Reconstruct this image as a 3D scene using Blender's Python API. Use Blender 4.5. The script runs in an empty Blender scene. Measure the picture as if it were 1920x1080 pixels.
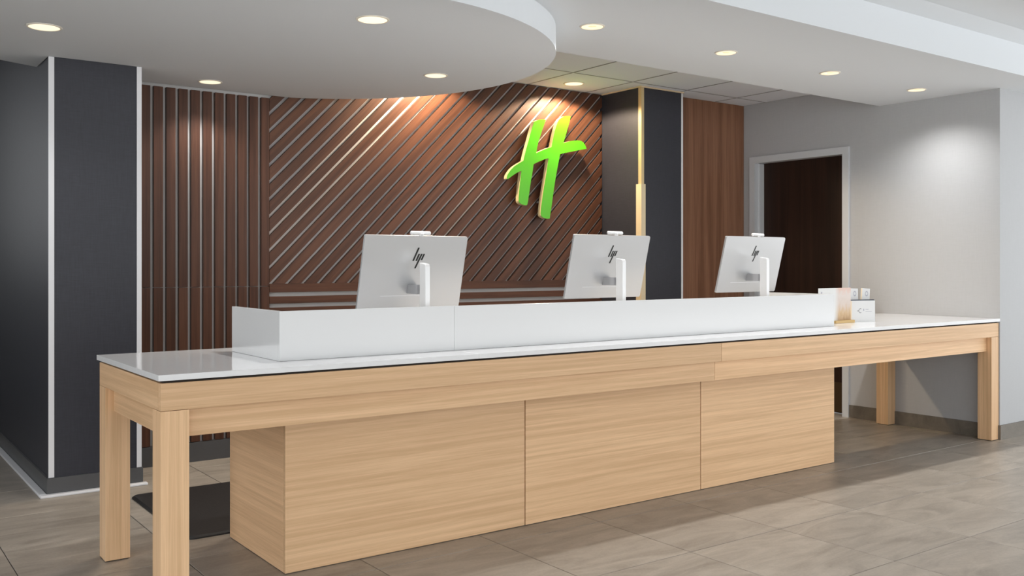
import bpy, bmesh, math, random
from mathutils import Vector, Matrix
random.seed(7)
S = bpy.context.scene
C = S.collection

# ------------------------------------------------------------------ camera
cam_d = bpy.data.cameras.new('camera')
cam = bpy.data.objects.new('camera', cam_d); C.objects.link(cam)
cam.location = (-.9465, -3.3966, 1.2536)
cam.rotation_euler = (math.pi/2, 0, -.6297)
cam_d.sensor_width = 36; cam_d.lens = 36*1772.18/1920
cam_d.shift_y = (494.94-540)/1920
cam_d.clip_start = .05
S.camera = cam

# ------------------------------------------------------------------ daylight (overcast sky through the open glazed front) and exposure
W = bpy.data.worlds.new('world'); S.world = W; W.use_nodes = True
bg = W.node_tree.nodes['Background']
bg.inputs[0].default_value = (.95, .98, 1.0, 1); bg.inputs[1].default_value = 2.8
S.view_settings.view_transform = 'Standard'; S.view_settings.look = 'None'
S.view_settings.gamma = 1; S.view_settings.use_curve_mapping = False
S.view_settings.exposure = 0.0
P_SOFFIT, P_DISC, P_WALL = 60, 46, 125      # downlight powers (W)

# ------------------------------------------------------------------ materials
def nt(name):
    m = bpy.data.materials.new(name); m.use_nodes = True
    t = m.node_tree; b = t.nodes['Principled BSDF']
    return m, t, b
def N(t, typ, **k):
    n = t.nodes.new(typ)
    for a, v in k.items(): setattr(n, a, v)
    return n
def col(c): return (c[0], c[1], c[2], 1)
def plain(name, c, rough=.5, metal=0, spec=.5, coat=0, bump=0, bscale=200, var=0):
    m, t, b = nt(name)
    b.inputs['Base Color'].default_value = col(c); b.inputs['Roughness'].default_value = rough
    b.inputs['Metallic'].default_value = metal; b.inputs['Specular IOR Level'].default_value = spec
    b.inputs['Coat Weight'].default_value = coat
    if bump or var:
        tc = N(t, 'ShaderNodeTexCoord'); ns = N(t, 'ShaderNodeTexNoise'); ns.inputs['Scale'].default_value = bscale
        ns.inputs['Detail'].default_value = 4
        t.links.new(tc.outputs['Object'], ns.inputs['Vector'])
        if bump:
            bp = N(t, 'ShaderNodeBump'); bp.inputs['Strength'].default_value = bump; bp.inputs['Distance'].default_value = .002
            t.links.new(ns.outputs['Fac'], bp.inputs['Height']); t.links.new(bp.outputs[0], b.inputs['Normal'])
        if var:
            rp = N(t, 'ShaderNodeValToRGB')
            rp.color_ramp.elements[0].color = col([x*(1-var) for x in c]); rp.color_ramp.elements[1].color = col([x*(1+var) for x in c])
            t.links.new(ns.outputs['Fac'], rp.inputs[0]); t.links.new(rp.outputs[0], b.inputs['Base Color'])
    return m
def wood(name, light, dark, axis, rough=.45, across=48, along=.8, fine=1.25, spec=.3):
    """straight-grained veneer; axis = grain direction in object space"""
    m, t, b = nt(name)
    tc = N(t, 'ShaderNodeTexCoord'); oi = N(t, 'ShaderNodeObjectInfo')
    ad = N(t, 'ShaderNodeVectorMath', operation='ADD')
    sc = N(t, 'ShaderNodeVectorMath', operation='SCALE'); sc.inputs['Scale'].default_value = 11.0
    cb = N(t, 'ShaderNodeCombineXYZ')
    for i in range(3): t.links.new(oi.outputs['Random'], cb.inputs[i])
    t.links.new(cb.outputs[0], sc.inputs[0])
    t.links.new(tc.outputs['Object'], ad.inputs[0]); t.links.new(sc.outputs[0], ad.inputs[1])
    src = ad.outputs[0]
    if axis == 'D':                                # 45 degree boards in the XZ plane
        mp0 = N(t, 'ShaderNodeMapping'); mp0.inputs['Rotation'].default_value = (0, math.radians(45), 0)
        t.links.new(src, mp0.inputs[0]); src = mp0.outputs[0]; axis = 'X'
    def stretched(a, s, detail, dist):
        mp = N(t, 'ShaderNodeMapping')
        v = [s, s, s]; v['XYZ'.index(axis)] = a
        mp.inputs['Scale'].default_value = v
        ns = N(t, 'ShaderNodeTexNoise'); ns.inputs['Scale'].default_value = 1; ns.inputs['Detail'].default_value = detail
        ns.inputs['Distortion'].default_value = dist; ns.inputs['Roughness'].default_value = .6
        t.links.new(src, mp.inputs[0]); t.links.new(mp.outputs[0], ns.inputs['Vector'])
        return ns.outputs['Fac']
    n1 = stretched(along, across, 5, .6)
    n2 = stretched(along*9, across*13, 3, 0)
    mx = N(t, 'ShaderNodeMath', operation='MULTIPLY_ADD'); mx.inputs[1].default_value = .38*fine
    t.links.new(n2, mx.inputs[0]); t.links.new(n1, mx.inputs[2])
    rp = N(t, 'ShaderNodeValToRGB')
    e = rp.color_ramp.elements; e[0].position = .36+.19*fine; e[0].color = col(dark)
    e[1].position = .70+.19*fine; e[1].color = col(light)
    t.links.new(mx.outputs[0], rp.inputs[0])
    # board to board variation
    hs = N(t, 'ShaderNodeHueSaturation')
    mr = N(t, 'ShaderNodeMapRange'); mr.inputs['To Min'].default_value = .9; mr.inputs['To Max'].default_value = 1.1
    t.links.new(oi.outputs['Random'], mr.inputs[0]); t.links.new(mr.outputs[0], hs.inputs['Value'])
    t.links.new(rp.outputs[0], hs.inputs['Color']); t.links.new(hs.outputs[0], b.inputs['Base Color'])
    bp = N(t, 'ShaderNodeBump'); bp.inputs['Strength'].default_value = .12; bp.inputs['Distance'].default_value = .001
    t.links.new(n2, bp.inputs['Height']); t.links.new(bp.outputs[0], b.inputs['Normal'])
    b.inputs['Roughness'].default_value = rough; b.inputs['Specular IOR Level'].default_value = spec
    return m
def fabric(name, c, rough, scale=1.0, depth=.25):
    m, t, b = nt(name)
    tc = N(t, 'ShaderNodeTexCoord')
    hs = []
    for v in ((260, 260, 14), (16, 16, 260)):
        mp = N(t, 'ShaderNodeMapping'); mp.inputs['Scale'].default_value = [x*scale for x in v]
        ns = N(t, 'ShaderNodeTexNoise'); ns.inputs['Scale'].default_value = 1; ns.inputs['Detail'].default_value = 3
        t.links.new(tc.outputs['Object'], mp.inputs[0]); t.links.new(mp.outputs[0], ns.inputs['Vector']); hs.append(ns.outputs['Fac'])
    a = N(t, 'ShaderNodeMath', operation='ADD'); t.links.new(hs[0], a.inputs[0]); t.links.new(hs[1], a.inputs[1])
    rp = N(t, 'ShaderNodeValToRGB'); e = rp.color_ramp.elements
    e[0].position = .3; e[1].position = 1.0
    mh = N(t, 'ShaderNodeMath', operation='MULTIPLY'); mh.inputs[1].default_value = .65
    t.links.new(a.outputs[0], mh.inputs[0])
    e[0].color = col([x*(1-depth) for x in c]); e[1].color = col([x*(1+depth) for x in c])
    t.links.new(mh.outputs[0], rp.inputs[0]); t.links.new(rp.outputs[0], b.inputs['Base Color'])
    bp = N(t, 'ShaderNodeBump'); bp.inputs['Strength'].default_value = .25; bp.inputs['Distance'].default_value = .001
    t.links.new(a.outputs[0], bp.inputs['Height']); t.links.new(bp.outputs[0], b.inputs['Normal'])
    b.inputs['Roughness'].default_value = rough
    return m
def tile_mat(name, a_, b_, rough):
    m, t, b = nt(name)
    tc = N(t, 'ShaderNodeTexCoord'); oi = N(t, 'ShaderNodeObjectInfo')
    cb = N(t, 'ShaderNodeCombineXYZ'); sc = N(t, 'ShaderNodeVectorMath', operation='SCALE'); sc.inputs['Scale'].default_value = 37
    for i in range(3): t.links.new(oi.outputs['Random'], cb.inputs[i])
    ad = N(t, 'ShaderNodeVectorMath', operation='ADD')
    t.links.new(cb.outputs[0], sc.inputs[0]); t.links.new(tc.outputs['Object'], ad.inputs[0]); t.links.new(sc.outputs[0], ad.inputs[1])
    mp = N(t, 'ShaderNodeMapping'); mp.inputs['Scale'].default_value = (1.6, 5.5, 3); mp.inputs['Rotation'].default_value = (0, 0, .5)
    t.links.new(ad.outputs[0], mp.inputs[0])
    n1 = N(t, 'ShaderNodeTexNoise'); n1.inputs['Scale'].default_value = 1.4; n1.inputs['Detail'].default_value = 8; n1.inputs['Distortion'].default_value = 1.2; n1.inputs['Roughness'].default_value = .62
    t.links.new(mp.outputs[0], n1.inputs['Vector'])
    n2 = N(t, 'ShaderNodeTexNoise'); n2.inputs['Scale'].default_value = 90; n2.inputs['Detail'].default_value = 3
    t.links.new(ad.outputs[0], n2.inputs['Vector'])
    ma = N(t, 'ShaderNodeMath', operation='MULTIPLY_ADD'); ma.inputs[1].default_value = .22
    t.links.new(n2.outputs['Fac'], ma.inputs[0]); t.links.new(n1.outputs['Fac'], ma.inputs[2])
    rp = N(t, 'ShaderNodeValToRGB'); e = rp.color_ramp.elements; e[0].position = .42; e[1].position = .82
    e[0].color = col(a_); e[1].color = col(b_)
    t.links.new(ma.outputs[0], rp.inputs[0])
    hs = N(t, 'ShaderNodeHueSaturation'); mr = N(t, 'ShaderNodeMapRange'); mr.inputs['To Min'].default_value = .93; mr.inputs['To Max'].default_value = 1.07
    t.links.new(oi.outputs['Random'], mr.inputs[0]); t.links.new(mr.outputs[0], hs.inputs['Value'])
    t.links.new(rp.outputs[0], hs.inputs['Color']); t.links.new(hs.outputs[0], b.inputs['Base Color'])
    bp = N(t, 'ShaderNodeBump'); bp.inputs['Strength'].default_value = .15; bp.inputs['Distance'].default_value = .002
    t.links.new(ma.outputs[0], bp.inputs['Height']); t.links.new(bp.outputs[0], b.inputs['Normal'])
    b.inputs['Roughness'].default_value = rough
    return m
def emit(name, c, s):
    m, t, b = nt(name)
    b.inputs['Base Color'].default_value = col(c)
    b.inputs['Emission Color'].default_value = col(c); b.inputs['Emission Strength'].default_value = s
    return m

OAK_L, OAK_D = (.82, .55, .325), (.65, .41, .225)
M = dict(
 oak_x=wood('oak_grain_along', OAK_L, OAK_D, 'X'), oak_y=wood('oak_grain_deep', OAK_L, OAK_D, 'Y'),
 oak_z=wood('oak_grain_up', OAK_L, OAK_D, 'Z'),
 walnut_z=wood('walnut_grain_up', (.118, .052, .031), (.066, .028, .017), 'Z', rough=.42, across=30, spec=.25),
 walnut_x=wood('walnut_grain_along', (.118, .052, .031), (.066, .028, .017), 'X', rough=.42, across=30, spec=.25),
 walnut_d=wood('walnut_grain_diagonal', (.125, .053, .030), (.068, .028, .016), 'D', rough=.42, across=30, spec=.3),
 panel=wood('brown_wood_panel', (.30, .150, .088), (.175, .082, .046), 'Z', rough=.4, across=14, along=.4),
 door=wood('dark_door_wood', (.034, .014, .008), (.016, .007, .004), 'Z', rough=.45, across=14, along=.4),
 backing=plain('grey_backing', (.62, .60, .58), .5),
 stone=plain('white_quartz', (.76, .76, .765), .10, spec=.5, var=.03, bscale=40),
 screen=plain('white_acrylic', (.66, .66, .66), .16, spec=.5),
 gap=plain('dark_gap', (.02, .014, .01), .9),
 ceil=plain('ceiling_paint', (.755, .785, .815), .9, bump=.05),
 ctile=plain('ceiling_tile_white', (.79, .82, .87), .95, bump=.25, bscale=350),
 bar=plain('ceiling_grid_bar', (.34, .34, .35), .7),
 cjoint=plain('ceiling_joint', (.14, .14, .14), .9),
 wall=fabric('pale_grey_wallcover', (.455, .46, .47), .6, depth=.05),
 charcoal=fabric('charcoal_wallcover', (.029, .030, .040), .5, depth=.3),
 trimw=plain('white_trim', (.80, .80, .82), .4),
frame=plain('door_frame_paint', (.60, .615, .635), .45),
 gold=plain('brass_trim', (.80, .62, .34), .32, metal=.45),
 gold2=plain('gold_base', (.50, .33, .12), .4, metal=.2),
 goldp=plain('pale_corner_guard', (.80, .66, .44), .4, metal=.15),
 floor=tile_mat('grey_taupe_tile', (.262, .227, .188), (.43, .380, .322), .40),
 base=tile_mat('baseboard_tile', (.12, .105, .085), (.20, .175, .145), .45),
 grout=plain('grout', (.075, .066, .058), .9),
 basedark=plain('dark_grey_baseboard', (.085, .085, .088), .4, var=.15, bscale=12),
 kick=plain('brown_kickplate', (.075, .045, .02), .35, metal=.3),
 mat=plain('black_rubber', (.016, .015, .015), .5, bump=.4, bscale=120),
 silver=plain('brushed_silver', (.62, .625, .635), .34, metal=.65, spec=.5),
 silver2=plain('silver_stand', (.74, .74, .74), .38, metal=.3),
 greyp=plain('grey_plastic', (.30, .30, .31), .5),
 black=plain('black', (.008, .008, .008), .35),
 glass=plain('black_glass', (.006, .006, .008), .08),
 green=plain('lime_green', (.088, .47, .010), .30, spec=.4),
 cream=plain('cream_edge', (.78, .66, .38), .4),
 lamp=emit('lamp_glow', (1.0, .86, .62), 1.05), lamp2=emit('lamp_core', (1.0, .82, .52), .62),
 lring=plain('lamp_ring', (.85, .80, .70), .4),
 reflector=emit('lamp_reflector', (1.0, .84, .60), .8),
 paper=plain('white_paper', (.66, .66, .655), .6), print_g=plain('grey_print', (.40, .40, .45), .6), print_d=plain('dark_print', (.10, .10, .11), .6),
 print_f=plain('faint_print', (.64, .64, .64), .6),
 navy=plain('navy_board', (.018, .026, .05), .5), tan=plain('tan_edge', (.78, .62, .42), .5),
)

# ------------------------------------------------------------------ geometry helpers
def link(name, me, mat, parent=None, loc=(0, 0, 0)):
    o = bpy.data.objects.new(name, me); C.objects.link(o)
    if mat is not None and not me.materials: me.materials.append(mat)
    o.location = loc
    if parent is not None: o.parent = parent
    return o
def finish(bm, name):
    bmesh.ops.recalc_face_normals(bm, faces=bm.faces)
    me = bpy.data.meshes.new(name); bm.to_mesh(me); bm.free(); return me
def bm_box(bm, x0, x1, y0, y1, z0, z1):
    vs = [bm.verts.new((x, y, z)) for x in (x0, x1) for y in (y0, y1) for z in (z0, z1)]
    for f in ((0, 1, 3, 2), (4, 6, 7, 5), (0, 4, 5, 1), (2, 3, 7, 6), (0, 2, 6, 4), (1, 5, 7, 3)):
        bm.faces.new([vs[i] for i in f])
def box(name, x0, x1, y0, y1, z0, z1, mat, parent=None, bev=0.0):
    """box given in world coordinates; origin at the middle of its underside"""
    o = Vector(((x0+x1)/2, (y0+y1)/2, z0))
    bm = bmesh.new(); bm_box(bm, x0-o.x, x1-o.x, y0-o.y, y1-o.y, 0, z1-z0)
    if bev: bmesh.ops.bevel(bm, geom=list(bm.edges), offset=bev, segments=2, profile=.6, affect='EDGES')
    base = wloc(parent)
    return link(name, finish(bm, name), mat, parent, o-base)
def wloc(p):
    v = Vector((0, 0, 0))
    while p is not None: v += p.location; p = p.parent
    return v
def boxes(name, bl, mat, parent=None, bev=0):
    bm = bmesh.new()
    base = wloc(parent)
    for b in bl: bm_box(bm, b[0]-base.x, b[1]-base.x, b[2]-base.y, b[3]-base.y, b[4]-base.z, b[5]-base.z)
    if bev: bmesh.ops.bevel(bm, geom=list(bm.edges), offset=bev, segments=1, affect='EDGES')
    return link(name, finish(bm, name), mat, parent)
def prism_xz(name, pts, y0, y1, mat, parent=None, bev=0):
    """polygon in XZ (world), extruded from y0 (front) to y1"""
    cx = sum(p[0] for p in pts)/len(pts); cz = sum(p[1] for p in pts)/len(pts)
    bm = bmesh.new()
    a = [bm.verts.new((x-cx, 0, z-cz)) for x, z in pts]; b = [bm.verts.new((x-cx, y1-y0, z-cz)) for x, z in pts]
    n = len(pts); ff = bm.faces.new(a); bm.faces.new(b[::-1])
    for i in range(n): bm.faces.new((a[i], b[i], b[(i+1) % n], a[(i+1) % n]))
    if bev: bmesh.ops.bevel(bm, geom=list(ff.edges), offset=bev, segments=1, affect='EDGES')
    return link(name, finish(bm, name), mat, parent, Vector((cx, y0, cz))-wloc(parent))
def prism_xy(name, pts, z0, z1, mat, parent=None):
    bm = bmesh.new(); base = wloc(parent)
    a = [bm.verts.new((x-base.x, y-base.y, z0-base.z)) for x, y in pts]; b = [bm.verts.new((x-base.x, y-base.y, z1-base.z)) for x, y in pts]
    n = len(pts); bm.faces.new(a); bm.faces.new(b[::-1])
    for i in range(n): bm.faces.new((a[i], b[i], b[(i+1) % n], a[(i+1) % n]))
    return link(name, finish(bm, name), mat, parent)
def lathe(bm, prof, seg=40, close=False):
    rings = []
    for r, z in prof:
        if r < 1e-6: rings.append([bm.verts.new((0, 0, z))])
        else: rings.append([bm.verts.new((r*math.cos(2*math.pi*i/seg), r*math.sin(2*math.pi*i/seg), z)) for i in range(seg)])
    pr = list(zip(rings, rings[1:])) + ([(rings[-1], rings[0])] if close else [])
    for A, B in pr:
        for i in range(seg):
            j = (i+1) % seg
            if len(A) == 1 and len(B) == 1: continue
            if len(A) == 1: bm.faces.new((A[0], B[i], B[j]))
            elif len(B) == 1: bm.faces.new((A[i], B[0], A[j]))
            else: bm.faces.new((A[i], B[i], B[j], A[j]))
def smooth(o):
    for p in o.data.polygons: p.use_smooth = True
def thing(name, label, cat, loc=(0, 0, 0), group=None, rz=0):
    o = bpy.data.objects.new(name, None); C.objects.link(o); o.location = loc; o.rotation_euler = (0, 0, rz)
    o.empty_display_size = .1
    tag(o, label, cat, group); return o
def tag(o, label, cat, group=None):
    o['label'] = label; o['category'] = cat
    if group: o['group'] = group
    return o
def struct(o, label, cat):
    o['kind'] = 'structure'; o['label'] = label; o['category'] = cat; return o
def clip_rect(pts, x0, x1, z0, z1):
    def cl(ps, f, inter):
        out = []
        for i in range(len(ps)):
            a, b = ps[i-1], ps[i]; fa, fb = f(a), f(b)
            if fb >= 0:
                if fa < 0: out.append(inter(a, b, fa, fb))
                out.append(b)
            elif fa >= 0: out.append(inter(a, b, fa, fb))
        return out
    it = lambda a, b, fa, fb: (a[0]+(b[0]-a[0])*fa/(fa-fb), a[1]+(b[1]-a[1])*fa/(fa-fb))
    for f in (lambda p: p[0]-x0, lambda p: x1-p[0], lambda p: p[1]-z0, lambda p: z1-p[1]):
        if not pts: return []
        pts = cl(pts, f, it)
    return pts

# ------------------------------------------------------------------ key dimensions (m)
YS = 2.6355            # face of the slats on the back wall
XW = 5.8367            # right wall
ZD, ZS, ZT = 2.375, 2.508, 2.693   # curved drop, straight soffit, tiled ceiling
COLX0, COLX1, COLY = .04, .5135, 2.2034

# ------------------------------------------------------------------ floor: 0.605 m square tiles, each its own piece where it shows
GX0, GY0, P = .291, .065, .600
def gx(i): return GX0 + i*.6045
def gy(j): return GY0 + j*.5945
fl = box('floor', -6.5, 9.0, -8.5, 6.5, -.14, -.004, M['grout'])
struct(fl, 'grey taupe stone-look floor tiles in a square grid', 'floor')
bm = bmesh.new(); w, d = .6045-.004, .5945-.004
bm_box(bm, -w/2, w/2, -d/2, d/2, -.010, 0)
top = [e for e in bm.edges if all(v.co.z > -.001 for v in e.verts)]
bmesh.ops.bevel(bm, geom=top, offset=.0012, segments=1, affect='EDGES')
tile_me = finish(bm, 'floor_tile'); tile_me.materials.append(M['floor'])
rest = bmesh.new()
flw = wloc(fl)
for i in range(-10, 14):
    for j in range(-13, 10):
        x, y = gx(i)+.6045/2, gy(j)+.5945/2
        if x < -6.2 or x > 8.7 or y < -8.2 or y > 6.2: continue
        if -1.6 < x < 7.2 and -1.9 < y < 4.9:
            link('floor_tile', tile_me, None, fl, Vector((x, y, 0))-flw)
        else:
            bm_box(rest, x-w/2-flw.x, x+w/2-flw.x, y-d/2-flw.y, y+d/2-flw.y, -.010-flw.z, 0-flw.z)
o = link('floor_tile_field', finish(rest, 'floor_tile_field'), M['floor'], fl); o['kind'] = 'stuff'

# ------------------------------------------------------------------ back wall: grey backing, vertical walnut slats, diagonal slats, low horizontal slats
wb = box('wall_back', COLX1+.002, 4.395, YS+.030, YS+.16, 0, ZT+.03, M['backing'])
struct(wb, 'walnut slat feature wall over grey backing behind the counter', 'wall')
ZJ = 1.106
for k in range(11):
    x1 = .686 + .0765*k; x0 = x1-.0560
    if k == 10: x0, x1 = 1.397, 1.4515
    for z0, z1 in ((.125, ZJ-.0015), (ZJ+.0015, 2.357)):
        box('slat', x0, x1, YS, YS+.030, z0, z1, M['walnut_z'], wb, .0015)
DX0, DX1, DZ0, DZ1 = 1.4535, 4.393, 1.122, ZT-.006
pit = .1140; gapw = .031           # measured along X
k = -14
cc = 1.459-1.118                   # X-Z of a groove at the lower left corner
for k in range(-15, 28):
    a = cc + k*pit + gapw*.5; b = cc + (k+1)*pit - gapw*.5
    strip = [(a+DZ0-1, DZ0-1), (b+DZ0-1, DZ0-1), (b+DZ1+1, DZ1+1), (a+DZ1+1, DZ1+1)]
    pts = clip_rect(strip, DX0, DX1, DZ0, DZ1)
    if len(pts) < 3: continue
    area = abs(sum(pts[i-1][0]*pts[i][1]-pts[i][0]*pts[i-1][1] for i in range(len(pts))))/2
    if area < 4e-4: continue
    prism_xz('slat', pts, YS, YS+.030, M['walnut_d'], wb)
z = 1.121
for k in range(14):
    z1 = z - .075*k; z0 = z1-(.057 if k == 0 else .047)
    if k: z1 = 1.036-.075*(k-1); z0 = z1-.047
    if z0 < .12: break
    box('slat', DX0, DX1, YS, YS+.030, z0, z1, M['walnut_x'], wb, .001)
bb = box('baseboard_back', COLX1+.002, 4.39, YS-.006, YS+.0295, 0, .122, M['basedark'])
struct(bb, 'dark baseboard under the walnut slats', 'baseboard')

# ------------------------------------------------------------------ charcoal wall block on the left with white corner strips
wl = box('wall_left', COLX0, COLX1, COLY, 6.3, 0, 2.9, M['charcoal'])
struct(wl, 'charcoal fabric covered wall end left of the slats', 'wall')
t = boxes('trim_1', [(COLX0-.004, COLX0+.024, COLY-.005, COLY, .098, ZD-.001), (COLX0-.004, COLX0, COLY, COLY+.004, .098, ZD-.001)], M['trimw'])
struct(t, 'white vertical corner strip on the outer edge of the charcoal wall', 'trim')
t = boxes('trim_2', [(COLX1-.020, COLX1+.006, COLY-.005, COLY, .098, ZD-.001), (COLX1+.0005, COLX1+.006, COLY, COLY+.02, .098, ZD-.001)], M['trimw'])
struct(t, 'white vertical corner strip beside the slats', 'trim')
t = boxes('baseboard_left', [(COLX0-.012, COLX1+.012, COLY-.012, COLY-.0005, 0, .096), (COLX0-.012, COLX0-.0005, COLY-.0005, 6.2, 0, .096)], M['basedark'])
struct(t, 'grey tile baseboard round the charcoal wall', 'baseboard')
t = boxes('trim_3', [(COLX0-.052, COLX1+.03, COLY-.052, COLY-.013, 0, .014), (COLX0-.052, COLX0-.013, COLY-.013, 6.2, 0, .014)], M['trimw'], bev=.003)
struct(t, 'white strip on the floor along the charcoal wall', 'trim')

t = boxes('wall_light_blocker', [(-3.1, -3.0, 1.2, 6.4, 0, 2.9), (-3.0, -1.3, 6.25, 6.4, 0, 1.3), (-1.3, COLX0-.06, 6.25, 6.4, 0, 2.9)], M['charcoal'])  # unseen walls added to dim the corridor; opening shapes the side wall's reflection
struct(t, 'unseen dark wall added to dim the corridor beside the charcoal wall', 'wall')

# ------------------------------------------------------------------ charcoal pier right of the slats, brass corner
wp = box('wall_pier', 4.397, 4.865, 2.163, YS+.16, 0, ZT-.001, M['charcoal'])
struct(wp, 'charcoal fabric covered pier between slats and brown panel', 'wall')
x, y = 4.397, 2.163
t = boxes('trim_4', [(x-.004, x+.027, y-.005, y-.0005, 1.9, ZT-.012), (x-.004, x-.0005, y-.0005, y+.03, 1.9, ZT-.012)], M['gold'])
struct(t, 'narrow brass strip on the upper corner of the charcoal pier', 'trim')
t = boxes('trim_5', [(x-.010, x+.038, y-.011, y-.0005, .1, 1.9), (x-.010, x-.0005, y-.0005, y+.05, .1, 1.9)], M['goldp'])
struct(t, 'wide pale gold corner guard on the charcoal pier', 'trim')
t = boxes('trim_6', [(4.855, 4.873, y-.005, y-.0005, .1, ZT-.012)], M['trimw'])
struct(t, 'white strip on the right edge of the charcoal pier', 'trim')
t = boxes('trim_7', [(x-.012, 4.88, y-.014, y-.0005, ZT-.011, ZT-.001), (x-.012, x-.0005, y-.0005, YS-.002, ZT-.011, ZT-.001)], M['tan'])
struct(t, 'thin tan ceiling edge round the charcoal pier', 'trim')
t = boxes('baseboard_pier', [(x+.04, 4.865, y-.010, y-.0005, 0, .098), (x-.010, x-.0005, y+.052, YS-.01, 0, .098)], M['basedark'])
struct(t, 'grey baseboard at the foot of the charcoal pier', 'baseboard')
t = box('wall_panel', 4.867, XW-.002, 2.3226, 2.45, 0, ZT-.001, M['panel'])
struct(t, 'brown wood veneer wall panel beside the door', 'wall')

# ------------------------------------------------------------------ right wall with door opening, and the wall that turns right
D0, D1, DZ = 1.225, 2.245, 2.215          # outer edges of the door frame
wr = boxes('wall_right', [(XW, XW+.20, .0028, D0+.02, 0, 2.85), (XW, XW+.20, D1-.02, 2.45, 0, 2.85), (XW, XW+.20, D0+.02, D1-.02, DZ-.02, 2.85),
                          (XW+.20, 8.8, .0028, .20, 0, 2.85)], M['wall'])
struct(wr, 'pale grey wall with linen texture at the right end of the counter', 'wall')
t = boxes('baseboard_right', [(XW-.011, XW-.0005, .0028, D0-.003, 0, .103), (XW-.011, 8.7, -.0085, .0023, 0, .103)], M['base'])
struct(t, 'grey brown tile baseboard of the pale wall', 'baseboard')
dr = thing('door_1', 'dark brown wooden door in a pale grey metal frame', 'door', (XW, (D0+D1)/2, 0)); dr['kind'] = 'structure'
fw_ = .058
boxes('door_frame', [(XW-.018, XW+.19, D0, D0+.02, 0, DZ), (XW-.018, XW+.19, D1-.02, D1, 0, DZ), (XW-.018, XW+.19, D0+.02, D1-.02, DZ-.02, DZ),
       (XW-.018, XW-.002, D0+.02, D0+fw_, 0, DZ-.02), (XW-.018, XW-.002, D1-fw_, D1-.02, 0, DZ-.02), (XW-.018, XW-.002, D0+fw_, D1-fw_, DZ-fw_, DZ-.02),
       (XW-.002, XW+.10, D0+.02, D0+fw_-.004, 0, DZ-.02), (XW-.002, XW+.10, D1-fw_+.004, D1-.02, 0, DZ-.02), (XW-.002, XW+.10, D0+fw_-.004, D1-fw_+.004, DZ-fw_+.004, DZ-.02),
       (XW+.045, XW+.10, D1-fw_-.012, D1-fw_+.004, 0, DZ-fw_)], M['frame'], dr)
leaf = box('door_leaf', XW+.101, XW+.145, D0+.022, D1-.022, .006, DZ-.024, M['door'], dr)
box('kick_plate', XW+.0985, XW+.1008, D0+.03, D1-.07, .012, .26, M['kick'], leaf)

# ------------------------------------------------------------------ ceilings
ce = box('ceiling', -3.2, 6.3, .2, 6.4, 2.745, 2.86, M['cjoint'])
struct(ce, 'white ceiling with tiles, a straight soffit and a curved drop over the counter', 'ceiling')
cw = wloc(ce)
bm = bmesh.new(); bm_box(bm, -.302, .302, -.302, .302, 0, .018)
bmesh.ops.bevel(bm, geom=[e for e in bm.edges if all(v.co.z < .001 for v in e.verts)], offset=.004, segments=1, affect='EDGES')
ct_me = finish(bm, 'ceiling_tile'); ct_me.materials.append(M['ctile'])
TX, TY = 3.61, 2.075
XS = [TX+.6135*i for i in range(-11, 5)]
YSs = [TY+.61*j for j in range(-3, 7)]
for i in range(len(XS)-1):
    for j in range(len(YSs)-1):
        x0, x1, y0, y1 = XS[i], XS[i+1], YSs[j], YSs[j+1]
        x1 = min(x1, XW-.001)
        inside_back = (y0+y1)/2 < 2.8
        if x0 > XW-.05: continue
        if y1 > YS+.03 and x1 > COLX0: 
            if y0 >= YS: continue
            y1 = YS+.029
        g = .003
        if abs(x1-x0-.6135) < .001 and abs(y1-y0-.61) < .001:
            t_ = link('ceiling_tile', ct_me, None, ce, Vector(((x0+x1)/2, (y0+y1)/2, ZT))-cw)
        else:
            box('ceiling_tile', x0+g, x1-g, y0+g, y1-g, ZT, ZT+.018, M['ctile'], ce)
# straight soffit above the counter
so = box('soffit', -3.0, 8.8, -.313, .955, ZS, 2.715, M['ceil'], ce)
so['label'] = 'straight soffit with a row of small downlights'
# slot in front of the soffit and the lobby ceiling
bm = bmesh.new()
prof = [(-.3135, 2.713), (-.418, 2.760), (-.418, 2.82), (-.3135, 2.82)]
va = [bm.verts.new((-6.3-cw.x, y-cw.y, z-cw.z)) for y, z in prof]; vb = [bm.verts.new((8.8-cw.x, y-cw.y, z-cw.z)) for y, z in prof]
bm.faces.new(va); bm.faces.new(vb[::-1])
for i in range(4): bm.faces.new((va[i], vb[i], vb[(i+1) % 4], va[(i+1) % 4]))
link('cove', finish(bm, 'cove'), M['ceil'], ce)
box('lobby_ceiling', -6.3, 8.8, -8.3, -.4185, 2.760, 2.82, M['ceil'], ce)
# exposed grid between the ceiling tiles
for x in XS:
    if 1.5 < x < XW: box('grid_bar', x-.0065, x+.0065, .96, YS+.02 if x < 4.39 else 2.15 if x < 4.87 else 2.318, ZT-.0022, ZT-.0002, M['bar'], ce)
for y in YSs:
    if .96 < y < 2.6: box('grid_bar', 1.0, XW-.002, y-.0065, y+.0065, ZT-.0020, ZT-.0002, M['bar'], ce)
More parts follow.
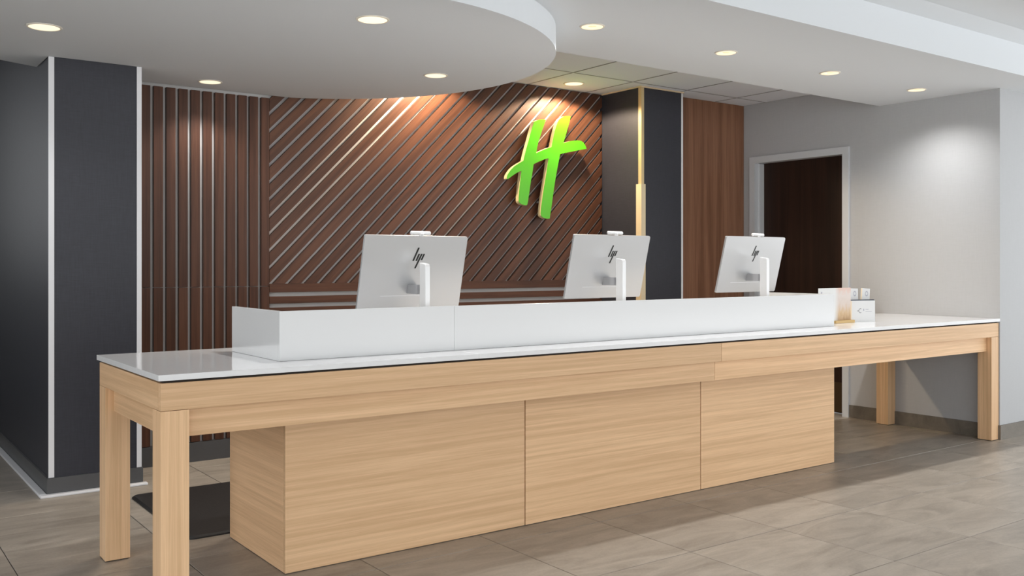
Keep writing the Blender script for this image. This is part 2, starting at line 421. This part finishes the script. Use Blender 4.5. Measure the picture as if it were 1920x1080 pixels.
# curved drop
pts = []
CX, CY, R = 1.13, 1.36, 1.357
def yc(y): return min(y, YS-.003)
a0 = math.asin((YS-.003-CY)/R)
na = 70
for i in range(na+1):
    a = a0 - (a0+math.pi/2)*i/na
    pts.append((CX+R*math.cos(a), CY+R*math.sin(a)))
lc = [(.6, .02), (.1, .08), (-.4, .28), (-.8, .62), (-1.02, 1.1), (-1.0, 1.6), (-.78, 2.0), (-.45, 2.29), (-.162, 2.453), (COLX0-.005, 2.545)]
def catmull(ps, n=8):
    out = []
    for i in range(len(ps)-1):
        p0 = ps[max(i-1, 0)]; p1 = ps[i]; p2 = ps[i+1]; p3 = ps[min(i+2, len(ps)-1)]
        for s in range(n):
            u = s/n
            out.append(tuple(.5*((2*p1[k])+(-p0[k]+p2[k])*u+(2*p0[k]-5*p1[k]+4*p2[k]-p3[k])*u*u+(-p0[k]+3*p1[k]-3*p2[k]+p3[k])*u**3) for k in (0, 1)))
    out.append(ps[-1]); return out
pts += catmull(lc)
pts += [(COLX0-.005, COLY-.0055), (COLX1+.0065, COLY-.0055), (COLX1+.0065, YS-.003)]
cd = prism_xy('curved_drop', pts, ZD, ZS-.0005, M['ceil'], ce)
cd['label'] = 'lowered ceiling with a curved edge over the left of the counter'

# ------------------------------------------------------------------ downlights
def spot(parent, power, color, angle, blend, r, dz=-.012):
    l = bpy.data.lights.new('downlight_beam', 'SPOT'); l.energy = power; l.color = color
    l.spot_size = math.radians(angle); l.spot_blend = blend; l.shadow_soft_size = r
    o = bpy.data.objects.new('downlight_beam', l); C.objects.link(o); o.parent = parent; o.location = (0, 0, dz)
def downlight(x, y, z, r, label, power, color=(1, .86, .68), angle=130, blend=.6, flat=True):
    t = thing('downlight', label, 'ceiling light', (x, y, z), 'round recessed downlights in the ceilings')
    bm = bmesh.new(); lathe(bm, [(r*.93, -.0005), (r*.93, -.005), (r*1.02, -.005), (r*1.08, -.0005)], 40, True)
    rg = link('ring', finish(bm, 'ring'), M['lring'], t); smooth(rg)
    if flat:
        bm = bmesh.new(); lathe(bm, [(0, -.0045), (r*.80, -.0042), (r*.925, -.0030), (r*.925, -.0005), (0, -.0005)], 40)
        smooth(link('lens', finish(bm, 'lens'), M['lamp'], t))
    else:
        bm = bmesh.new(); lathe(bm, [(r*.35, -.0010), (r*.925, -.0048), (r*.925, -.0005), (r*.35, -.0005)], 40, True)
        smooth(link('reflector', finish(bm, 'reflector'), M['reflector'], t))
        bm = bmesh.new(); lathe(bm, [(0, -.0016), (r*.34, -.0016), (r*.34, -.0005), (0, -.0005)], 32)
        link('lens', finish(bm, 'lens'), M['lamp2'], t)
    spot(t, power, color, angle, blend, r*.7)
WARM, MID = (1, .78, .53), (1, .985, .965)
downlight(-.103, 1.515, ZD, .074, 'flat glowing downlight in front of the charcoal wall, leftmost', P_DISC*.35, MID)
downlight(1.088, .479, ZD, .072, 'largest flat glowing downlight near the curved ceiling edge, top centre', P_DISC*1.3, MID)
downlight(.976, 2.394, ZD, .068, 'flat glowing downlight close above the vertical slats', P_DISC*.45, MID, 120)
downlight(1.994, 1.408, ZD, .068, 'flat glowing downlight in the curved ceiling above the diagonal slats', P_DISC, MID)
downlight(3.891, 2.404, ZT, .078, 'flat downlight in the ceiling tile above the green sign', P_WALL, WARM, 152, .2)
downlight(2.62, 2.404, ZT, .078, 'downlight over the diagonal slats, tucked behind the curved ceiling', P_WALL, WARM, 152, .2)
for x, lb in ((2.333, 'nearest small downlight of the straight soffit row, beside the curved ceiling'), (3.379, 'second small soffit downlight counted from the curved ceiling'),
              (4.390, 'third small soffit downlight counted from the curved ceiling'), (5.411, 'last small soffit downlight, next to the pale grey wall')):
    downlight(x, .385, ZS, .0625, lb, P_SOFFIT, MID, 138, 1.0, flat=False)

# ------------------------------------------------------------------ reception counter (oak frame)
ZTOP = .864; XR = 5.834; YB = .925; LW = .1; A = .010
ZA1, ZA0, ZR0 = .833, .7356, .6324
rc = thing('reception_counter', 'long light oak counter frame with square legs and double apron boards', 'counter', (2.9, .46, 0))
for (x0, y0) in ((A, A), (A, YB-A-LW), (XR-LW, A), (XR-LW, YB-A-LW)):
    box('leg', x0, x0+LW, y0, y0+LW, .004, ZA0-.0015, M['oak_z'], rc, .0012)
for (x0, y0) in ((A, A), (A, YB-A-LW), (XR-LW, A), (XR-LW, YB-A-LW)):
    box('foot_pad', x0+.006, x0+LW-.006, y0+.006, y0+LW-.006, .0, .004, M['gap'], rc)
SX = 2.915
box('apron_board', A, SX-.001, A, A+.03, ZA0, ZA1, M['oak_x'], rc, .0012)
box('apron_board', SX+.001, XR, A, A+.03, ZA0, ZA1, M['oak_x'], rc, .0012)
box('apron_board', A, A+.03, A+.0315, YB-A, ZA0, ZA1, M['oak_y'], rc, .0012)
box('apron_board', A+.0315, XR, YB-A-.03, YB-A, ZA0, ZA1, M['oak_x'], rc, .0012)
RY = .0462; SR = 2.901
box('rail', A+LW+.0005, SR-.001, RY, RY+.03, ZR0, ZA0-.0008, M['oak_x'], rc, .001)
box('rail', SR+.001, XR-LW-.0005, RY, RY+.03, ZR0, ZA0-.0008, M['oak_x'], rc, .001)
box('rail', A+.034, A+.064, A+LW+.0005, YB-A-LW-.0005, ZR0, ZA0-.0008, M['oak_y'], rc, .001)
box('rail', XR-.064, XR-.034, A+LW+.0005, YB-A-LW-.0005, ZR0, ZA0-.0008, M['oak_y'], rc, .001)
box('shadow_gap', A+.012, XR-.004, A+.012, YB-A-.012, ZA1-.002, ZTOP-.0222, M['gap'], rc)

cb_ = thing('base_cabinet', 'light oak clad cabinet block of three panels under the counter', 'cabinet', (2.38, .56, 0))
BX0, BX1, BY0, BY1 = .5603, 4.2071, .225, .9026
boxes('carcass', [(BX0+.02, BX1-.003, BY0+.02, BY1-.04, 0, ZA0-.01)], M['gap'], cb_)
for x0, x1 in ((BX0, 1.7699-.003), (1.7699+.003, 2.9878-.003), (2.9878+.003, BX1)):
    box('panel', x0, x1, BY0, BY0+.019, .003, ZA0-.006, M['oak_x'], cb_, .0008)
box('side_panel', BX0, BX0+.019, BY0+.0195, BY1-.035, .003, ZA0-.006, M['oak_y'], cb_, .0008)
box('side_panel', BX1-.0025, BX1, BY0+.0195, BY1-.035, .003, ZA0-.006, M['oak_y'], cb_)

# white quartz top, two slabs
ct = thing('countertop', 'glossy white stone countertop running the length of the counter', 'countertop', (2.9, .46, ZTOP-.0215))
SEAM = 1.353
box('slab', 0, SEAM-.0004, 0, YB, ZTOP-.0215, ZTOP, M['stone'], ct, .0018)
box('slab', SEAM+.0004, XR+.001, 0, YB, ZTOP-.0215, ZTOP, M['stone'], ct, .0018)

# white privacy screen
ps = thing('privacy_screen', 'low white screen standing on the countertop around the monitors', 'screen', (2.35, .2, ZTOP))
PX0, PX1, PY, PZ = .5253, 4.171, .2001, 1.0646
T = .018
box('front_panel', PX0, SEAM-.0006, PY, PY+T, ZTOP+.0004, PZ, M['screen'], ps, .001)
box('front_panel', SEAM+.0006, PX1, PY, PY+T, ZTOP+.0004, PZ, M['screen'], ps, .001)
box('return_panel', PX0, PX0+T, PY+T+.0005, .743, ZTOP+.0004, PZ, M['screen'], ps, .001)
box('return_panel', PX1-T, PX1, PY+T+.0005, .743, ZTOP+.0004, PZ, M['screen'], ps, .001)

# ------------------------------------------------------------------ monitors (all-in-one computers, seen from behind)
def monitor(xc, ztop, label):
    """panel tilted back; local frame: origin on the countertop under the stand"""
    t = thing('monitor', label, 'monitor', (xc, .43, ZTOP+.0004), 'silver monitors behind the white screen')
    Wd, Ht, th = .553, .352, .012
    tilt = math.radians(14.2)
    # panel mesh: built flat (X right, Z up from bottom, back faces -Y), then placed
    def rnd_rect(x0, x1, z0, z1, r, n=5):
        out = []
        for cx, cz, a in ((x1-r, z0+r, -90), (x1-r, z1-r, 0), (x0+r, z1-r, 90), (x0+r, z0+r, 180)):
            for i in range(n+1):
                b = math.radians(a+90*i/n); out.append((cx+r*math.cos(b), cz+r*math.sin(b)))
        return out
    ztl = ztop-ZTOP-.0004
    org = Vector((0, math.tan(tilt)*Ht*math.cos(tilt), ztl-Ht*math.cos(tilt)))     # bottom edge of the back surface
    rot = Matrix.Rotation(tilt, 4, 'X')
    def place(o, off=(0, 0, 0)):
        o.rotation_euler = (tilt, 0, 0); o.location = org + rot.to_3x3() @ Vector(off)
    def slab(name, pts, y0, y1, mat, par, bev=0):
        bm = bmesh.new()
        a = [bm.verts.new((x, y0, z)) for x, z in pts]; b = [bm.verts.new((x, y1, z)) for x, z in pts]
        n = len(pts); f0 = bm.faces.new(a); bm.faces.new(b[::-1])
        for i in range(n): bm.faces.new((a[i], b[i], b[(i+1) % n], a[(i+1) % n]))
        if bev: bmesh.ops.bevel(bm, geom=list(f0.edges), offset=bev, segments=2, affect='EDGES')
        return link(name, finish(bm, name), mat, par)
    hs = slab('housing', rnd_rect(-Wd/2, Wd/2, 0, Ht, .006), 0, th, M['silver'], t, .003); place(hs)
    slab('display', rnd_rect(-Wd/2+.003, Wd/2-.003, .003, Ht-.003, .004), th+.0002, th+.003, M['glass'], hs)
    # thin groove line low on the back
    slab('groove', [(-.165, .0618), (.095, .0618), (.095, .0640), (-.165, .0640)], -.0010, -.0002, M['trimw'], hs)
    # letter mark of four slanted strokes
    lw = .0085
    def stroke(xb, zb, xt, zt_):
        slab('logo_stroke', [(xb-lw/2, zb), (xb+lw/2, zb), (xt+lw/2, zt_), (xt-lw/2, zt_)], -.0012, -.0002, M['black'], hs)
    u0, z0 = -.012, .232      # baseline
    stroke(u0, z0, u0+.0225, z0+.064)
    stroke(u0+.0165, z0, u0+.0285, z0+.034)
    stroke(u0+.0150, z0-.036, u0+.0425, z0+.034)
    stroke(u0+.0445, z0+.004, u0+.0555, z0+.034)
    # stand: base plate, flat post, hinge
    bx = bmesh.new(); bm_box(bx, -.11, .11, -.13, .10, 0, .010)
    bmesh.ops.bevel(bx, geom=[e for e in bx.edges if abs(e.verts[0].co.z-e.verts[1].co.z) > .005], offset=.02, segments=4, affect='EDGES')
    link('stand_base', finish(bx, 'stand_base'), M['silver2'], t)
    zp = ztl-.125
    px = 0.0
    prof = [(-.085, .0101), (-.085, zp-.018), (-.079, zp-.006), (-.030, zp), (-.030, .0101)]
    bm = bmesh.new()
    a = [bm.verts.new((px-.0125, y, z)) for y, z in prof]; b = [bm.verts.new((px+.0125, y, z)) for y, z in prof]
    bm.faces.new(a); bm.faces.new(b[::-1])
    for i in range(len(prof)): bm.faces.new((a[i], b[i], b[(i+1) % len(prof)], a[(i+1) % len(prof)]))
    bmesh.ops.bevel(bm, geom=list(bm.edges), offset=.002, segments=1, affect='EDGES')
    link('stand_post', finish(bm, 'stand_post'), M['silver2'], t)
    hz = org.z+.075
    hy = org.y-math.tan(tilt)*.075
    bm = bmesh.new(); bm_box(bm, px-.024, px+.024, -.0285, hy-.001, hz-.004, hz+.038)
    for v in bm.verts:
        if v.co.y > 0: v.co.y += -math.tan(tilt)*(v.co.z-hz)
    link('hinge', finish(bm, 'hinge'), M['greyp'], t)
    # pop-up camera on the top edge
    bm = bmesh.new(); lathe(bm, [(0, -.052), (.0085, -.052), (.0098, -.050), (.0098, .050), (.0085, .052), (0, .052)], 24)
    for v in bm.verts: v.co = Vector((v.co.z, v.co.x, v.co.y))
    wc = link('webcam', finish(bm, 'webcam'), M['silver2'], t); smooth(wc); place(wc, (.014, .008, Ht+.0115))
    bm = bmesh.new(); lathe(bm, [(0, 0), (.012, 0), (.012, .014), (0, .014)], 20)
    st = link('webcam_stem', finish(bm, 'webcam_stem'), M['silver2'], wc); st.location = (.002, -.007, -.0115)
    return t
monitor(1.301, 1.3845, 'silver monitor seen from behind with slanted black letters, standing wholly against the slats')
monitor(2.526, 1.409, 'silver monitor seen from behind with slanted black letters, overlapping the gold corner guard')
monitor(3.714, 1.420, 'silver monitor seen from behind with slanted black letters, overlapping the dark door')

# ------------------------------------------------------------------ green sign on the slats
YL = YS-.085           # front of the sign: 42 mm letter on stand-offs
outline = [
 (3.6008, 2.3687), (3.6099, 2.3803), (3.6258, 2.3908), (3.6462, 2.3989), (3.6714, 2.4039), (3.7035, 2.4077), (3.7208, 2.4065), (3.7012, 2.3594), (3.6805, 2.3124), (3.6634, 2.2657),
 (3.6462, 2.2229), (3.6349, 2.1796), (3.6258, 2.1339), (3.7035, 2.1665), (3.7439, 2.1821), (3.7822, 2.1940), (3.7939, 2.2460), (3.8044, 2.2833), (3.8196, 2.3330), (3.8337, 2.3708),
 (3.8466, 2.4013), (3.8607, 2.4227), (3.8843, 2.4396), (3.9080, 2.4500), (3.9318, 2.4550), (3.9617, 2.4578), (3.9797, 2.4557), (3.9689, 2.4232), (3.9557, 2.3832), (3.9402, 2.3403),
 (3.9259, 2.2976), (3.9140, 2.2644), (3.9021, 2.2340), (3.9378, 2.2450), (3.9737, 2.2542), (4.0098, 2.2607), (4.0461, 2.2654), (4.0764, 2.2668), (4.0984, 2.2628), (4.1192, 2.2513),
 (4.1340, 2.2346), (4.1438, 2.2185), (4.1499, 2.2048), (4.0947, 2.1934), (4.0339, 2.1807), (3.9737, 2.1672), (3.9199, 2.1551), (3.8690, 2.1424), (3.8572, 2.0948), (3.8431, 2.0389),
 (3.8290, 1.9785), (3.8173, 1.9230), (3.8056, 1.8630), (3.7962, 1.8123), (3.7857, 1.7480), (3.7764, 1.6974), (3.7694, 1.6607), (3.7613, 1.6177), (3.7381, 1.6161), (3.7150, 1.6173),
 (3.6955, 1.6231), (3.6805, 1.6326), (3.6737, 1.6414), (3.6714, 1.6576), (3.6748, 1.6939), (3.6828, 1.7440), (3.6932, 1.8033), (3.7058, 1.8673), (3.7173, 1.9223), (3.7289, 1.9775),
 (3.7381, 2.0280), (3.7497, 2.0997), (3.7150, 2.0920), (3.6805, 2.0788), (3.6349, 2.0606), (3.5985, 2.0439), (3.5918, 2.0057), (3.5838, 1.9603), (3.5737, 1.9149), (3.5647, 1.8695),
 (3.5568, 1.8243), (3.5501, 1.7837), (3.5422, 1.7431), (3.5366, 1.7223), (3.5310, 1.7158), (3.5109, 1.7151), (3.4886, 1.7196), (3.4708, 1.7261), (3.4586, 1.7354), (3.4531, 1.7459),
 (3.4542, 1.7797), (3.4586, 1.8244), (3.4642, 1.8691), (3.4697, 1.9094), (3.4753, 1.9498), (3.4797, 1.9839), (3.4498, 1.9733), (3.4222, 1.9593), (3.3838, 1.9359), (3.3457, 1.9109),
 (3.3391, 1.9158), (3.3402, 1.9291), (3.3457, 1.9444), (3.3565, 1.9609), (3.3816, 1.9906), (3.4134, 2.0173), (3.4553, 2.0421), (3.4997, 2.0654), (3.5109, 2.1054), (3.5243, 2.1492),
 (3.5400, 2.1951), (3.5557, 2.2393), (3.5692, 2.2825), (3.5838, 2.3241),]     # letter outline on the wall plane, X and Z in metres
sg = thing('wall_sign', 'lime green brush stroke letter H sign mounted on the diagonal slats', 'sign', (3.74, YL+.055, 1.62))
prism_xz('face', outline, YL, YL+.004, M['green'], sg)
prism_xz('letter_body', outline, YL+.0041, YL+.042, M['cream'], sg)
for x, z in ((3.70, 1.75), (3.80, 2.05), (3.55, 1.98), (3.90, 2.35), (3.66, 2.30)):
    bm = bmesh.new(); lathe(bm, [(0, 0), (.008, 0), (.008, .0425), (0, .0425)], 12)
    for v in bm.verts: v.co = Vector((v.co.x, v.co.z, v.co.y))
    link('standoff', finish(bm, 'standoff'), M['greyp'], sg, Vector((x, YL+.0422, z))-wloc(sg))

# ------------------------------------------------------------------ floor mat behind the counter
bm = bmesh.new(); rim = []
for cx, cy, a in ((.76, -.45, -90), (.76, .45, 0), (-.76, .45, 90), (-.76, -.45, 180)):
    for i in range(7):
        b = math.radians(a+15*i); rim.append((cx+.04*math.cos(b), cy+.04*math.sin(b)))
lay = [[bm.verts.new((x*k, y*k2, z)) for x, y in rim] for k, k2, z in ((1, 1, 0), (1, 1, .006), (.988, .98, .014))]
bm.faces.new(lay[0][::-1]); bm.faces.new(lay[2])
for A_, B_ in zip(lay, lay[1:]):
    for i in range(len(rim)): bm.faces.new((A_[i], A_[(i+1) % len(rim)], B_[(i+1) % len(rim)], B_[i]))
tag(link('floor_mat', finish(bm, 'floor_mat'), M['mat'], None, (1.185, 1.42, .0005)), 'black rubber standing mat on the floor behind the counter', 'mat')

# ------------------------------------------------------------------ print and cards on the counter
def print_mat():
    m, t, b = nt('sign_print')
    tc = N(t, 'ShaderNodeTexCoord'); sx = N(t, 'ShaderNodeSeparateXYZ'); t.links.new(tc.outputs['Generated'], sx.inputs[0])
    rz = N(t, 'ShaderNodeValToRGB'); e = rz.color_ramp.elements            # photo: golden below, pale peach above
    e[0].position = .0; e[0].color = (.36, .20, .06, 1); e[1].position = 1; e[1].color = (.66, .42, .34, 1)
    k = e.new(.25); k.color = (.52, .34, .17, 1); k = e.new(.5); k.color = (.58, .47, .40, 1); k = e.new(.8); k.color = (.62, .53, .48, 1)
    ns = N(t, 'ShaderNodeTexNoise'); ns.inputs['Scale'].default_value = 6; mp = N(t, 'ShaderNodeMapping'); mp.inputs['Scale'].default_value = (3, 1, .8)
    t.links.new(tc.outputs['Generated'], mp.inputs[0]); t.links.new(mp.outputs[0], ns.inputs['Vector'])
    ad = N(t, 'ShaderNodeMath', operation='MULTIPLY_ADD'); ad.inputs[1].default_value = .4
    sb = N(t, 'ShaderNodeMath', operation='SUBTRACT'); sb.inputs[1].default_value = .2
    t.links.new(ns.outputs['Fac'], ad.inputs[0]); t.links.new(sx.outputs['Z'], ad.inputs[2]); t.links.new(ad.outputs[0], sb.inputs[0]); t.links.new(sb.outputs[0], rz.inputs[0])
    rx = N(t, 'ShaderNodeValToRGB'); rx.color_ramp.elements[0].position = .50; rx.color_ramp.elements[1].position = .62
    t.links.new(sx.outputs['X'], rx.inputs[0])
    mx = N(t, 'ShaderNodeMix', data_type='RGBA'); t.links.new(rx.outputs[0], mx.inputs[0]); mx.inputs[6].default_value = (.66, .655, .64, 1)
    t.links.new(rz.outputs[0], mx.inputs[7]); t.links.new(mx.outputs[2], b.inputs['Base Color']); b.inputs['Roughness'].default_value = .35
    return m
ts = thing('tabletop_sign', 'small printed card sign in a gold base at the end of the white screen', 'sign', (4.45, .358, ZTOP))
Z0 = ZTOP+.0004
cdp = box('card', 4.232, 4.577, .358, .362, Z0+.012, 1.096, print_mat(), ts)
box('printed_emblem', 4.255, 4.268, .3570, .3577, 1.062, 1.073, M['print_g'], cdp)
boxes('base', [(4.392, 4.598, .340, .3575, Z0, Z0+.018), (4.392, 4.598, .3625, .376, Z0, Z0+.018), (4.392, 4.598, .3575, .3625, Z0, Z0+.0118)], M['gold2'], ts, .001)
# white brochure box, turned a little
ang = math.atan2(.321-.386, 4.80-4.612)
bxo = thing('brochure_box', 'small white card box with navy rim and grey print at the counter end', 'card holder', (4.712, .372, ZTOP+.0004), None, ang)
def lbox(name, b, mat, par, bev=0):
    bm = bmesh.new(); bm_box(bm, *b)
    if bev: bmesh.ops.bevel(bm, geom=list(bm.edges), offset=bev, segments=1, affect='EDGES')
    return link(name, finish(bm, name), mat, par)
hw = .098
fr = lbox('front', (-hw, hw, -.0195, -.0165, 0, .143), M['paper'], bxo)
bm = bmesh.new()
for b_ in ((-hw-.003, -hw-.0002, -.0195, .055, 0, .147), (hw-.003, hw, -.0160, .055, 0, .147), (-hw, hw-.0032, .0525, .055, 0, .147), (-hw, hw-.0032, -.0160, .0523, 0, .003)): bm_box(bm, *b_)
link('sides', finish(bm, 'sides'), M['navy'], bxo)
lbox('rim', (-hw, hw-.006, -.0160, -.0135, .130, .150), M['navy'], bxo)
lbox('edge_strip', (-hw, -hw+.010, -.0202, -.0197, .004, .140), M['tan'], fr)
bm = bmesh.new()      # printed emblem: open ring and dash
for i in range(14):
    a = math.radians(60+i*240/14); b = math.radians(60+(i+1)*240/14)
    vs = [bm.verts.new((-.018+r*math.cos(q), -.0199, .075+r*math.sin(q))) for r, q in ((.012, a), (.015, a), (.015, b), (.012, b))]; bm.faces.new(vs)
bm_box(bm, -.044, -.030, -.0199, -.0196, .072, .0755)
link('printed_emblem', finish(bm, 'printed_emblem'), M['print_d'], fr)
bm = bmesh.new(); bm_box(bm, .004, .012, -.0199, -.0196, .074, .088); bm_box(bm, .022, .046, -.0199, -.0196, .082, .086); bm_box(bm, .022, .072, -.0199, -.0196, .068, .071)
link('printed_line', finish(bm, 'printed_line'), M['print_g'], fr)
for (xo, yo, tilt, roll, zt_, lb) in ((-.050, .008, .05, .02, .232, 'white card with grey ring print, left one in the brochure box'), (.032, .010, .03, .08, .232, 'white card with grey ring print, right one in the brochure box')):
    R3 = Matrix.Rotation(ang, 3, 'Z') @ Matrix.Rotation(-tilt, 3, 'X') @ Matrix.Rotation(roll, 3, 'Y')
    c = thing('info_card', lb, 'card', Vector(bxo.location)+Matrix.Rotation(ang, 3, 'Z') @ Vector((xo, yo, .0045)), 'cards in the white box')
    c.rotation_euler = R3.to_euler()
    lbox('sheet', (-.036, .036, -.001, .001, 0, zt_-.012), M['paper'], c)
    bm = bmesh.new()
    for i in range(28):
        a = 2*math.pi*i/28; b = 2*math.pi*(i+1)/28
        bm.faces.new([bm.verts.new((.010+r*.8*math.cos(q), -.0013, .185+r*1.2*math.sin(q))) for r, q in ((.009, a), (.015, a), (.015, b), (.009, b))])
    link('ring_print', finish(bm, 'ring_print'), M['print_g'], c)
    lbox('edge_strip', (-.036, -.026, -.0016, -.0011, .05, zt_-.013), M['tan'], c)
